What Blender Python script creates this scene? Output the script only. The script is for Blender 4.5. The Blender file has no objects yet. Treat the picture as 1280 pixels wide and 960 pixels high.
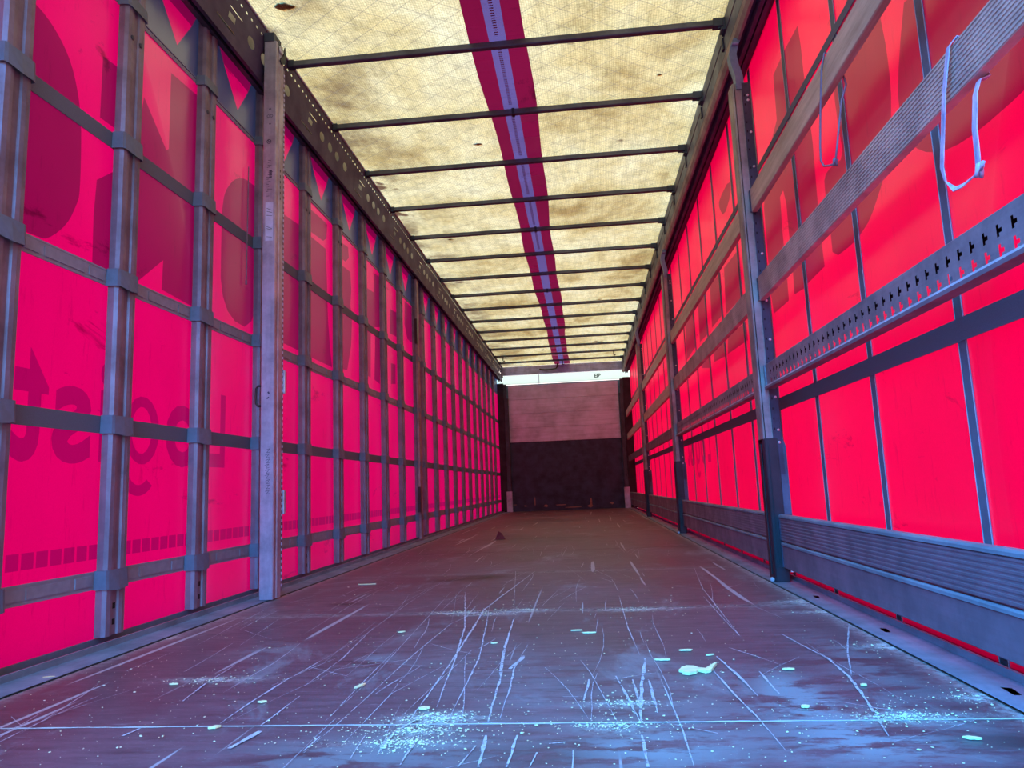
import bpy, bmesh, math, random
from mathutils import Matrix, Vector
from mathutils.geometry import delaunay_2d_cdt
PI = math.pi
random.seed(7)
S = bpy.context.scene
C = S.collection

# ------------------------------------------------------------ camera
cam_d = bpy.data.cameras.new('camera'); cam = bpy.data.objects.new('camera', cam_d); C.objects.link(cam)
cam_d.sensor_width = 36; cam_d.lens = 902.9 / 1280 * 36; cam_d.clip_start = .03; cam_d.clip_end = 200
cam.matrix_world = Matrix.Translation((.312, 0, .449)) @ Matrix.Rotation(math.radians(5.352), 4, 'Z') @ \
    Matrix.Rotation(math.radians(98.164), 4, 'X') @ Matrix.Rotation(math.radians(-2.282), 4, 'Z')
S.camera = cam

# ------------------------------------------------------------ sky, sun, exposure
REAR = (.3, 11.0, 29.0, 1)      # blue sky high above the open rear end
REAR_LOW = (1.0, 1.1, 1.9, 1)  # hazy horizon and yard behind the trailer
SIDE = (1.92, 1.68, 1.55, 1)    # sunlit yard and bright haze around the trailer
W = bpy.data.worlds.new('sky'); S.world = W; W.use_nodes = True
nt = W.node_tree; nt.nodes.clear()
tc = nt.nodes.new('ShaderNodeTexCoord'); sx = nt.nodes.new('ShaderNodeSeparateXYZ'); nt.links.new(tc.outputs['Generated'], sx.inputs[0])
mr = nt.nodes.new('ShaderNodeMapRange'); mr.interpolation_type = 'SMOOTHSTEP'
mr.inputs['From Min'].default_value = .60; mr.inputs['From Max'].default_value = .93
dt = nt.nodes.new('ShaderNodeVectorMath'); dt.operation = 'DOT_PRODUCT'; dt.inputs[1].default_value = Vector((-.42, -1, .42)).normalized()
nt.links.new(tc.outputs['Generated'], dt.inputs[0]); nt.links.new(dt.outputs['Value'], mr.inputs['Value'])
gr = nt.nodes.new('ShaderNodeMapRange'); gr.interpolation_type = 'SMOOTHSTEP'      # ground below the horizon is darker
gr.inputs['From Min'].default_value = -.5; gr.inputs['From Max'].default_value = .15; gr.inputs['To Min'].default_value = .62
nt.links.new(sx.outputs['Z'], gr.inputs['Value'])
mx = nt.nodes.new('ShaderNodeMix'); mx.data_type = 'RGBA'
el = nt.nodes.new('ShaderNodeMapRange'); el.interpolation_type = 'SMOOTHSTEP'; el.inputs['From Min'].default_value = .08; el.inputs['From Max'].default_value = .45
nt.links.new(sx.outputs['Z'], el.inputs['Value'])
m0 = nt.nodes.new('ShaderNodeMix'); m0.data_type = 'RGBA'; nt.links.new(el.outputs[0], m0.inputs['Factor'])
m0.inputs['A'].default_value = REAR_LOW; m0.inputs['B'].default_value = REAR
mx.inputs['A'].default_value = SIDE; nt.links.new(m0.outputs['Result'], mx.inputs['B'])
nt.links.new(mr.outputs[0], mx.inputs['Factor'])
bg = nt.nodes.new('ShaderNodeBackground'); nt.links.new(mx.outputs['Result'], bg.inputs['Color'])
wo = nt.nodes.new('ShaderNodeOutputWorld'); nt.links.new(bg.outputs[0], wo.inputs[0]); nt.links.new(gr.outputs[0], bg.inputs['Strength'])
sun_d = bpy.data.lights.new('sun', 'SUN'); sun = bpy.data.objects.new('sun', sun_d); C.objects.link(sun)
sun_d.energy = 4.4; sun_d.angle = math.radians(3); sun_d.color = (1, .93, .82)
sun.rotation_euler = Vector((.55, .35, 1)).to_track_quat('Z', 'Y').to_euler()
S.view_settings.view_transform = 'Standard'; S.view_settings.look = 'None'
S.view_settings.exposure = 0; S.view_settings.gamma = 1; S.view_settings.use_curve_mapping = False
S.cycles.max_bounces = 10; S.cycles.diffuse_bounces = 6; S.cycles.transmission_bounces = 6
S.cycles.use_denoising = True; S.cycles.sample_clamp_indirect = 6

# ------------------------------------------------------------ helpers
class MB:
    """collects shapes into one mesh"""
    def __init__(s): s.v = []; s.f = []; s.m = []
    def quad(s, pts, m=0):
        b = len(s.v); s.v += [tuple(p) for p in pts]; s.f.append(tuple(range(b, b + len(pts)))); s.m.append(m)
    def box(s, x0, x1, y0, y1, z0, z1, m=0):
        b = len(s.v)
        s.v += [(x, y, z) for z in (z0, z1) for y in (y0, y1) for x in (x0, x1)]
        for q in ((0, 2, 3, 1), (4, 5, 7, 6), (0, 1, 5, 4), (2, 6, 7, 3), (0, 4, 6, 2), (1, 3, 7, 5)):
            s.f.append(tuple(b + i for i in q)); s.m.append(m)
        return s
    def ext(s, prof, axis, a0, a1, m=0, closed=True, caps=True):
        """extrude a 2D profile along an axis ('y': profile is (x,z); 'z': (x,y); 'x': (y,z))"""
        def P(p, a): return (p[0], a, p[1]) if axis == 'y' else (p[0], p[1], a) if axis == 'z' else (a, p[0], p[1])
        b = len(s.v); n = len(prof)
        s.v += [P(p, a0) for p in prof] + [P(p, a1) for p in prof]
        for i in range(n if closed else n - 1):
            j = (i + 1) % n; s.f.append((b + i, b + j, b + n + j, b + n + i)); s.m.append(m)
        if closed and caps:
            s.f.append(tuple(b + i for i in reversed(range(n)))); s.m.append(m)
            s.f.append(tuple(b + n + i for i in range(n))); s.m.append(m)
        return s
    def tube(s, pts, r, n=10, m=0, caps=True, rx=None):
        """round tube along points; r a number or a list"""
        pts = [Vector(p) for p in pts]; k = len(pts); b = len(s.v)
        up = None
        for i, p in enumerate(pts):
            t = (pts[min(i + 1, k - 1)] - pts[max(i - 1, 0)]).normalized()
            if up is None:
                up = t.orthogonal().normalized()
            up = (up - t * up.dot(t)).normalized(); sd = t.cross(up)
            rr = r[i] if isinstance(r, (list, tuple)) else r
            for j in range(n):
                a = 2 * PI * j / n
                s.v.append(tuple(p + up * math.cos(a) * rr + sd * math.sin(a) * (rx or rr)))
        for i in range(k - 1):
            for j in range(n):
                q = (j + 1) % n
                s.f.append((b + i * n + j, b + i * n + q, b + (i + 1) * n + q, b + (i + 1) * n + j)); s.m.append(m)
        if caps:
            s.f.append(tuple(b + j for j in reversed(range(n)))); s.m.append(m)
            s.f.append(tuple(b + (k - 1) * n + j for j in range(n))); s.m.append(m)
        return s
    def ribbon(s, pts, wv, th, m=0):
        """flat webbing: centre points, half width vector(s), thickness direction by cross product"""
        pts = [Vector(p) for p in pts]; k = len(pts); b = len(s.v)
        for i, p in enumerate(pts):
            t = (pts[min(i + 1, k - 1)] - pts[max(i - 1, 0)]).normalized()
            wd = Vector(wv[i] if isinstance(wv, list) else wv); nn = t.cross(wd).normalized() * th / 2
            s.v += [tuple(p + wd + nn), tuple(p - wd + nn), tuple(p - wd - nn), tuple(p + wd - nn)]
        for i in range(k - 1):
            for j in range(4):
                q = (j + 1) % 4
                s.f.append((b + 4 * i + j, b + 4 * i + q, b + 4 * i + 4 + q, b + 4 * i + 4 + j)); s.m.append(m)
        s.f.append((b + 3, b + 2, b + 1, b)); s.m.append(m)
        e = b + 4 * (k - 1); s.f.append((e, e + 1, e + 2, e + 3)); s.m.append(m)
        return s
    def build(s, name, mats, parent=None, bevel=0, smooth=False):
        me = bpy.data.meshes.new(name); me.from_pydata(s.v, [], s.f)
        if not isinstance(mats, (list, tuple)): mats = [mats]
        for m in mats: me.materials.append(m)
        me.polygons.foreach_set('material_index', s.m)
        bm = bmesh.new(); bm.from_mesh(me); bmesh.ops.recalc_face_normals(bm, faces=bm.faces)
        if bevel:
            bmesh.ops.bevel(bm, geom=[e for e in bm.edges if len(e.link_faces) == 2 and e.calc_face_angle() > .6],
                            offset=bevel, segments=2, affect='EDGES')
        bm.to_mesh(me); bm.free()
        if smooth: me.shade_smooth()
        me.update()
        o = bpy.data.objects.new(name, me); C.objects.link(o)
        if parent is not None: o.parent = parent
        return o

def inside(p, poly):
    x, y = p; r = False; n = len(poly); j = n - 1
    for i in range(n):
        xi, yi = poly[i]; xj, yj = poly[j]
        if (yi > y) != (yj > y) and x < (xj - xi) * (y - yi) / (yj - yi) + xi: r = not r
        j = i
    return r

def sheet(outer, loops, to3):
    """triangulate a flat sheet with printed or cut shapes; loops = [(group of polygons used even-odd, material or None for a hole)]"""
    V = []; E = []
    def add(poly):
        b = len(V); V.extend(Vector(p) for p in poly); n = len(poly)
        E.extend((b + i, b + (i + 1) % n) for i in range(n))
    add(outer)
    info = []
    for polys, m in loops:
        for p in polys: add(p)
        xs = [q[0] for p in polys for q in p]; ys = [q[1] for p in polys for q in p]
        info.append((min(xs), max(xs), min(ys), max(ys), polys, m))
    v, e, f, ov, oe, of = delaunay_2d_cdt(V, E, [], 0, 1e-5)
    mb = MB(); mb.v = [to3(p.x, p.y) for p in v]
    for t in f:
        c = (sum(v[i].x for i in t) / 3, sum(v[i].y for i in t) / 3)
        if not inside(c, outer): continue
        mat = 0
        for x0, x1, y0, y1, polys, m in info:
            if x0 <= c[0] <= x1 and y0 <= c[1] <= y1 and sum(inside(c, p) for p in polys) % 2: mat = m
        if mat is None: continue
        mb.f.append(tuple(t)); mb.m.append(mat)
    return mb

def ngon(cx, cy, rx, ry, n=12, ph=0):
    return [(cx + rx * math.cos(2 * PI * i / n + ph), cy + ry * math.sin(2 * PI * i / n + ph)) for i in range(n)]

def thing(name, label, cat, loc=(0, 0, 0), group=None, kind=None):
    o = bpy.data.objects.new(name, None); C.objects.link(o); o.location = loc; o.empty_display_size = .1
    return tag(o, label, cat, group, kind)
def tag(o, label=None, cat=None, group=None, kind=None):
    if label: o['label'] = label
    if cat: o['category'] = cat
    if group: o['group'] = group
    if kind: o['kind'] = kind
    return o
def copy_tree(o, parent=None):
    c = o.copy(); C.objects.link(c)
    if parent is not None: c.parent = parent
    for ch in [k for k in ALLK.get(o.name, [])]: copy_tree(ch, c)
    return c
ALLK = {}
def remember(o):
    ALLK.clear()
    for k in bpy.data.objects:
        if k.parent is not None: ALLK.setdefault(k.parent.name, []).append(k)

ORD = ['first', 'second', 'third', 'fourth', 'fifth', 'sixth', 'seventh', 'eighth', 'ninth', 'tenth', 'eleventh', 'twelfth', 'thirteenth',
       'fourteenth', 'fifteenth', 'sixteenth', 'seventeenth', 'eighteenth', 'nineteenth', 'twentieth', 'twenty-first', 'twenty-second']

# ------------------------------------------------------------ materials
class NT:
    def __init__(s, name):
        s.mat = bpy.data.materials.new(name); s.mat.use_nodes = True; s.t = s.mat.node_tree; s.t.nodes.clear()
        s.out = s.n('ShaderNodeOutputMaterial'); s.tc = s.n('ShaderNodeTexCoord')
    def n(s, t, **k):
        o = s.t.nodes.new(t)
        for a, b in k.items(): setattr(o, a, b)
        return o
    def l(s, a, b): s.t.links.new(a, b)
    def coord(s, scale=(1, 1, 1), rot=(0, 0, 0)):
        m = s.n('ShaderNodeMapping'); s.l(s.tc.outputs['Object'], m.inputs['Vector'])
        m.inputs['Scale'].default_value = scale; m.inputs['Rotation'].default_value = rot
        return m.outputs[0]
    def noise(s, sc, detail=4, rough=.55, scale=(1, 1, 1), rot=(0, 0, 0), dist=0):
        x = s.n('ShaderNodeTexNoise'); s.l(s.coord(scale, rot), x.inputs['Vector'])
        x.inputs['Scale'].default_value = sc; x.inputs['Detail'].default_value = detail
        x.inputs['Roughness'].default_value = rough; x.inputs['Distortion'].default_value = dist
        return x.outputs['Fac']
    def ramp(s, fac, stops):
        r = s.n('ShaderNodeValToRGB'); s.l(fac, r.inputs[0]); el = r.color_ramp.elements
        while len(el) < len(stops): el.new(.5)
        for e, (p, c) in zip(el, stops):
            e.position = p; e.color = (c, c, c, 1) if isinstance(c, (int, float)) else (*c, 1)
        return r.outputs[0]
    def mix(s, f, a, b, mode='MIX'):
        m = s.n('ShaderNodeMix', data_type='RGBA', blend_type=mode)
        for inp, v in ((m.inputs['Factor'], f), (m.inputs[6], a), (m.inputs[7], b)):
            if isinstance(v, (int, float)): inp.default_value = v
            elif isinstance(v, tuple): inp.default_value = (*v, 1)
            else: s.l(v, inp)
        return m.outputs[2]
    def bump(s, h, st=.3, d=.002):
        b = s.n('ShaderNodeBump'); s.l(h, b.inputs['Height']); b.inputs['Strength'].default_value = st; b.inputs['Distance'].default_value = d
        return b.outputs[0]
    def pbsdf(s, col, rough=.5, metal=0, normal=None, spec=.5, coat=0):
        p = s.n('ShaderNodeBsdfPrincipled')
        if isinstance(col, tuple): p.inputs['Base Color'].default_value = (*col, 1)
        else: s.l(col, p.inputs['Base Color'])
        if isinstance(rough, (int, float)): p.inputs['Roughness'].default_value = rough
        else: s.l(rough, p.inputs['Roughness'])
        p.inputs['Metallic'].default_value = metal; p.inputs['Specular IOR Level'].default_value = spec
        if normal is not None: s.l(normal, p.inputs['Normal'])
        return p.outputs[0]
    def done(s, sh): s.l(sh, s.out.inputs['Surface']); return s.mat

def metal(name, col, rough=.45, metal=.55, var=.35, grain=(1, 1, .08), sc=60, dark=.5):
    t = NT(name)
    g = t.noise(sc, 5, .6, grain); b = t.noise(6, 5, .65)
    f = t.ramp(g, [(.3, 1 - var * .5), (.7, 1.0)]); f2 = t.ramp(b, [(.3, dark), (.62, 1.0)])
    c = t.mix(1, t.mix(1, col, f, 'MULTIPLY'), f2, 'MULTIPLY')
    r = t.ramp(b, [(.3, min(1, rough + .25)), (.7, rough)])
    return t.done(t.pbsdf(c, r, metal, t.bump(g, .15, .001)))

def fabric(name, trans, diff, mixf=.5, dirt=True, gloss=.06, gr=.28):
    """translucent coated tarpaulin"""
    t = NT(name)
    w = t.noise(350, 2, .5); big = t.noise(1.2, 4, .6, (1, 1, .6)); sm = t.noise(14, 5, .7, (1, 3, .5))
    k = t.ramp(big, [(.25, .82), (.6, 1.0)])
    if dirt: k = t.mix(1, k, t.ramp(sm, [(.22, .72), (.42, 1.0)]), 'MULTIPLY')
    if dirt: k = t.mix(1, k, t.ramp(t.noise(3.3, 6, .72, (1, .8, 2.2), dist=.5), [(.30, .50), (.375, 1.0)]), 'MULTIPLY')
    k = t.mix(1, k, t.ramp(w, [(.3, .93), (.7, 1.0)]), 'MULTIPLY')
    nb = t.bump(t.noise(2.2, 3, .5), .35, .03)
    tr = t.n('ShaderNodeBsdfTranslucent'); t.l(t.mix(1, trans, k, 'MULTIPLY'), tr.inputs[0])
    df = t.n('ShaderNodeBsdfDiffuse'); t.l(t.mix(1, diff, k, 'MULTIPLY'), df.inputs[0])
    m1 = t.n('ShaderNodeMixShader'); m1.inputs[0].default_value = mixf; t.l(df.outputs[0], m1.inputs[1]); t.l(tr.outputs[0], m1.inputs[2])
    gl = t.n('ShaderNodeBsdfGlossy'); gl.inputs['Roughness'].default_value = gr; gl.inputs[0].default_value = (1, 1, 1, 1); t.l(nb, gl.inputs['Normal'])
    fr = t.n('ShaderNodeLayerWeight'); fr.inputs[0].default_value = .12
    fm = t.n('ShaderNodeMath', operation='MULTIPLY'); t.l(fr.outputs['Fresnel'], fm.inputs[0]); fm.inputs[1].default_value = gloss * 6
    m2 = t.n('ShaderNodeMixShader'); t.l(fm.outputs[0], m2.inputs[0]); t.l(m1.outputs[0], m2.inputs[1]); t.l(gl.outputs[0], m2.inputs[2])
    return t.done(m2.outputs[0])

RED = fabric('red tarpaulin', (.74, .0, .056), (.72, .002, .060), .62, gloss=.022)
PRINT = fabric('red tarpaulin with dark print and painted shade', (.33, .001, .04), (.30, .006, .03), .5, gloss=.022)
PRINT_S = fabric('red tarpaulin over faint print', (.44, .0, .05), (.42, .006, .04), .55, gloss=.022)
BAND = fabric('slate printed tarpaulin', (.03, .03, .055), (.12, .12, .17), .4, gloss=.03)
STRIPE = fabric('maroon roof stripe', (.15, .003, .018), (.20, .008, .03), .5, gloss=.02)
TAPE = fabric('pale lilac roof tape', (.09, .055, .12), (.20, .14, .26), .5, gloss=.02)

def roof_mat():
    t = NT('translucent roof tarpaulin')
    big = t.noise(1.6, 6, .62, (1, .8, 1), dist=.3); fine = t.noise(90, 3, .6); mid = t.noise(9, 5, .65, (.6, 1.6, 1))
    c = t.ramp(big, [(.24, (.30, .14, .04)), (.36, (.52, .32, .11)), (.47, (.76, .53, .22)), (.62, (.88, .66, .33)), (.8, (.92, .74, .44))])
    c = t.mix(1, c, t.ramp(mid, [(.26, .74), (.52, 1.0)]), 'MULTIPLY')
    fib = t.noise(26, 4, .7, (1, .16, 1)); c = t.mix(1, c, t.ramp(fib, [(.3, .74), (.6, 1.0)]), 'MULTIPLY')
    sp = t.n('ShaderNodeSeparateXYZ'); t.l(t.tc.outputs['Object'], sp.inputs[0]); mr_ = t.n('ShaderNodeMapRange'); t.l(sp.outputs[0], mr_.inputs[0])
    mr_.inputs['From Min'].default_value = -.60; mr_.inputs['From Max'].default_value = -1.0          # mildew along the left rail
    mm = t.n('ShaderNodeMath', operation='MULTIPLY'); t.l(mr_.outputs[0], mm.inputs[0]); t.l(t.ramp(t.noise(2.6, 5, .65), [(.46, 0.0), (.62, .8)]), mm.inputs[1])
    c = t.mix(mm.outputs[0], c, (.20, .11, .05))
    c = t.mix(1, c, t.ramp(fine, [(.3, .68), (.68, 1.08)]), 'MULTIPLY')
    c = t.mix(1, c, (1.0, .91, .76), 'MULTIPLY')
    spots = t.noise(4.2, 2, .4)
    c = t.mix(t.ramp(spots, [(.73, 0.0), (.76, 1.0)]), c, (.16, .07, .03))
    for ang, ph in ((.62, 0), (-.60, 0)):          # woven cross laminate lines
        w = t.n('ShaderNodeTexWave', wave_type='BANDS', bands_direction='X'); t.l(t.coord((1, 1, 1), (0, 0, PI / 2 + ang)), w.inputs['Vector'])
        w.inputs['Scale'].default_value = 2.9; w.inputs['Distortion'].default_value = .9; w.inputs['Detail'].default_value = 2; w.inputs['Detail Scale'].default_value = .6
        c = t.mix(t.ramp(w.outputs[0], [(0.0, .6), (.006, 0.0)]), c, (.22, .15, .09))
    for ax, r in ((0, 0), (1, PI / 2)):            # weave
        w = t.n('ShaderNodeTexWave', wave_type='BANDS', bands_direction='X'); t.l(t.coord((1, 1, 1), (0, 0, r + .03)), w.inputs['Vector'])
        w.inputs['Scale'].default_value = 26; w.inputs['Distortion'].default_value = 1.5
        c = t.mix(1, c, t.ramp(w.outputs[0], [(0.0, .8), (.5, 1.0)]), 'MULTIPLY')
    tr = t.n('ShaderNodeBsdfTranslucent'); t.l(c, tr.inputs[0]); df = t.n('ShaderNodeBsdfDiffuse')
    t.l(t.mix(1, c, (.8, .8, .85), 'MULTIPLY'), df.inputs[0])
    m = t.n('ShaderNodeMixShader'); m.inputs[0].default_value = .5; t.l(df.outputs[0], m.inputs[1]); t.l(tr.outputs[0], m.inputs[2])
    return t.done(m.outputs[0])
ROOF = roof_mat()

ALU = metal('anodised pole aluminium', (.22, .20, .29), .42, .3, grain=(1, 1, .03))
GALV = metal('galvanised pillar steel', (.48, .47, .60), .38, .5, grain=(1, 1, .06))
RIBALU = metal('ribbed board aluminium', (.62, .58, .56), .45, .35, grain=(1, .03, 1))
LOWALU = metal('worn lower board aluminium', (.19, .17, .23), .5, .3, grain=(1, .03, 1), dark=.65)
STEEL = metal('perforated board steel', (.24, .28, .36), .4, .4, grain=(1, .05, 1))
CHIP = metal('chipped pale paint', (.55, .68, .85), .6, .1, sc=30, grain=(1, 1, 1))
RAIL = metal('dark roof rail steel', (.065, .045, .125), .5, .3, grain=(1, .05, 1), dark=.7)
RAILG = metal('grey roof rail steel', (.12, .14, .22), .42, .5, grain=(1, .04, 1), dark=.7)
RAVE = metal('side rave steel', (.17, .27, .35), .5, .15, grain=(1, .05, 1), dark=.6)
BOWM = metal('roof bow steel', (.11, .12, .17), .32, .5, grain=(.05, 1, 1))
DARKST = metal('blue black pillar steel', (.055, .07, .12), .4, .4)
BLACKST = metal('black pillar base steel', (.03, .035, .05), .35, .4)
ARMM = metal('blue grey hook steel', (.20, .32, .52), .35, .5, grain=(1, 1, 1))
ZINC = metal('bright zinc', (.75, .8, .9), .3, .6, grain=(1, 1, 1), sc=20)
POSTM = metal('dark front post steel', (.045, .06, .09), .45, .3)
BEAM = metal('front beam steel', (.42, .46, .78), .4, .2, grain=(.05, 1, 1))
def plain(name, col, rough=.5, m=0):
    t = NT(name); n_ = t.noise(40, 3)
    return t.done(t.pbsdf(t.mix(1, col, t.ramp(n_, [(.3, .8), (.7, 1.0)]), 'MULTIPLY'), rough, m))
BLACK = plain('black plastic', (.012, .012, .016), .35)
HOLE = plain('dark hole', (.004, .004, .006), .9)
INK = plain('dark ink', (.05, .05, .10), .6)
LABELM = plain('pale sticker', (.50, .58, .85), .5)
BELT = NT('webbing belt'); _w = BELT.noise(500, 2); BELT = BELT.done(BELT.pbsdf(BELT.mix(1, (.09, .13, .20), BELT.ramp(_w, [(.3, .75), (.7, 1.0)]), 'MULTIPLY'), .7))
BELTG = plain('grey lashing belt', (.22, .26, .36), .65)
BELTD = plain('dark vertical belt', (.085, .135, .20), .6)
LOOPM = plain('slate pole sleeve', (.10, .15, .23), .55)
STITCH = plain('pale belt edge', (.38, .42, .5), .6)
STRAPM = NT('lilac webbing'); _w = STRAPM.noise(60, 4, .6, (1, 1, .3)); STRAPM = STRAPM.done(STRAPM.pbsdf(STRAPM.ramp(_w, [(.35, (.22, .24, .42)), (.65, (.60, .52, .72))]), .7))
CORDM = plain('dark grey cord', (.2, .17, .24), .7)

def wood(name, c1, c2, along='y', sc=5):
    t = NT(name)
    s_ = (1, .05, 1) if along == 'y' else (.06, 1, 1)
    g = t.noise(sc * 9, 6, .65, s_, dist=.4); b = t.noise(3.5, 5, .6, (1, .6, 1))
    c = t.ramp(g, [(.3, c1), (.7, c2)]); c = t.mix(1, c, t.ramp(b, [(.28, .6), (.6, 1.0)]), 'MULTIPLY')
    return t.done(t.pbsdf(c, .5, 0, t.bump(g, .3, .001)))
WOOD = wood('weathered board wood', (.32, .26, .21), (.58, .50, .42))
PANELW = wood('front panel wood', (.44, .40, .62), (.62, .58, .84), 'x', 3)
CHIPW = plain('pale wood splinter', (.90, .80, .42), .7)
DUSTM = plain('pale sawdust', (.80, .76, .46), .9)
LITP = NT('milky front skylight strip'); _t = LITP.n('ShaderNodeBsdfTranslucent'); _t.inputs[0].default_value = (.85, 1, 1, 1)
_d = LITP.n('ShaderNodeBsdfDiffuse'); _d.inputs[0].default_value = (.6, .85, .82, 1)
_m = LITP.n('ShaderNodeMixShader'); _m.inputs[0].default_value = .75; LITP.l(_d.outputs[0], _m.inputs[1]); LITP.l(_t.outputs[0], _m.inputs[2]); LITP = LITP.done(_m.outputs[0])

def floor_mat(name, scratch):
    t = NT(name)
    b = t.noise(1.1, 6, .62, (1, .8, 1)); f = t.noise(42, 7, .75, (.16, 1, 1)); g = t.noise(160, 3, .6)
    c = t.ramp(b, [(.30, (.075, .040, .050)), (.5, (.125, .068, .084)), (.68, (.18, .118, .135))])
    c = t.mix(1, c, t.ramp(f, [(.3, .5), (.62, 1.2)]), 'MULTIPLY'); f9 = t.noise(70, 5, .8, (.10, 1, 1))
    c = t.mix(t.ramp(f9, [(.60, 0.0), (.66, .4)]), c, (.30, .31, .33))
    c = t.mix(t.ramp(g, [(.62, 0.0), (.72, .35)]), c, (.30, .30, .31))
    worn = t.noise(3.1, 7, .7, (1.0, .55, 1), dist=.6)          # worn, dusty patches
    c = t.mix(t.ramp(worn, [(.56, 0.0), (.66, .55)]), c, (.24, .26, .28))
    dk = t.noise(2.3, 5, .6, (.8, 1.5, 1), dist=.4)             # oily dark stains
    c = t.mix(t.ramp(dk, [(.64, 0.0), (.72, .6)]), c, (.03, .022, .025))
    # fine scuffs that run mostly lengthwise
    for rz, sc, th in ((.10, 26, .70), (-.22, 19, .705), (.42, 15, .72), (-.75, 12, .735)):
        s_ = t.noise(sc, 2, .5, (1.0, .022, 1), (0, 0, rz))
        c = t.mix(t.ramp(s_, [(th, 0.0), (th + .012, .65)]), c, (.46, .48, .50))
    dust = t.n('ShaderNodeAttribute', attribute_name='dust')    # sawdust film lying along the seams
    dn = t.noise(45, 6, .75)
    dm = t.n('ShaderNodeMath', operation='MULTIPLY'); t.l(dust.outputs['Fac'], dm.inputs[0]); t.l(t.ramp(dn, [(.40, 0.0), (.58, 1.0)]), dm.inputs[1])
    c = t.mix(dm.outputs[0], c, (.62, .68, .64))
    # dark oily marks and pale rubbed patches
    sn = t.noise(16, 6, .7, (.4, 1, 1))
    for a_, k_, col in (('stain', (.38, .52), (.02, .012, .015)), ('rubbed', (.44, .52), (.20, .24, .26))):
        at_ = t.n('ShaderNodeAttribute', attribute_name=a_); mm = t.n('ShaderNodeMath', operation='MULTIPLY'); mm.use_clamp = True
        t.l(at_.outputs['Fac'], mm.inputs[0]); t.l(t.ramp(sn, [(k_[0], 0.0), (k_[1], 1.0)]), mm.inputs[1]); c = t.mix(mm.outputs[0], c, col)
    if scratch:
        k = t.noise(55, 5, .75)
        c = t.mix(t.ramp(k, [(.36, 0.0), (.5, .9)]), c, (.52, .56, .60))
    r = t.ramp(b, [(.3, .38), (.7, .6)])
    return t.done(t.pbsdf(c, r, 0, t.bump(f, .25, .002), spec=.4))
FLOOR = floor_mat('dark plywood deck', False); SCR = floor_mat('scraped plywood', True)
SEAMM = plain('pale dust in the seam', (.50, .58, .56), .9); SEAMD = plain('dark seam', (.05, .045, .05), .9)
# ------------------------------------------------------------ traced print outlines (metres along the trailer, metres up)
LEFT_PRINTS = [[(1.794, 1.935), (1.843, 1.945), (1.926, 1.917), (2.001, 1.851), (2.046, 1.738), (2.06, 1.635), (2.066, 1.438), (2.054, 1.398), (2.016, 1.315), (1.936, 1.238), (1.892, 1.235), (1.802, 1.231), (1.732, 1.235), (1.708, 1.714)], [(2.146, 1.967), (2.241, 1.975), (2.237, 1.743), (2.144, 1.741)], [(2.262, 1.624), (2.229, 1.588), (2.142, 1.518), (2.134, 1.389), (2.138, 1.216), (2.234, 1.22), (2.248, 1.491)], [(2.38, 1.95), (2.534, 1.812), (2.55, 1.826), (2.551, 2.15), (2.784, 2.168), (2.851, 2.176), (2.822, 1.235), (2.759, 1.236), (2.53, 1.248), (2.535, 1.366), (2.385, 1.241), (2.326, 1.227), (2.352, 1.749)], [(2.981, 1.756), (3.0, 1.84), (3.081, 1.933), (3.176, 1.983), (3.261, 1.992), (3.369, 1.991), (3.35, 1.246), (2.977, 1.265), (2.976, 1.693)], [(3.626, 1.98), (3.884, 2.002), (3.888, 1.261), (3.636, 1.262)], [(4.05, 2.167), (4.292, 2.177), (4.335, 2.174), (4.32, 2.077), (4.262, 2.041), (4.05, 2.025)], [(4.045, 1.996), (4.305, 2.003), (4.325, 1.803), (4.344, 1.547), (4.386, 1.348), (4.414, 1.255), (4.033, 1.255)], [(4.632, 2.152), (4.751, 2.164), (4.767, 2.094), (4.697, 2.042), (4.63, 2.038)], [(4.626, 1.992), (4.8, 1.999), (4.815, 1.875), (4.794, 1.754), (4.828, 1.681), (4.805, 1.477), (4.715, 1.282), (4.613, 1.276)], [(5.376, 2.165), (5.571, 2.183), (5.551, 1.766), (5.28, 1.706), (5.264, 1.314), (5.171, 1.318), (5.195, 1.992), (5.369, 2.004)], [(5.401, 1.698), (5.549, 1.705), (5.508, 1.298), (5.364, 1.313)], [(5.861, 1.992), (6.112, 2.013), (6.098, 1.793), (5.824, 1.776)], [(5.857, 1.525), (6.005, 1.537), (5.994, 1.366), (5.847, 1.346)], [(6.369, 2.195), (6.666, 2.22), (6.635, 1.853), (6.457, 1.853), (6.353, 1.972)]]
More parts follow.
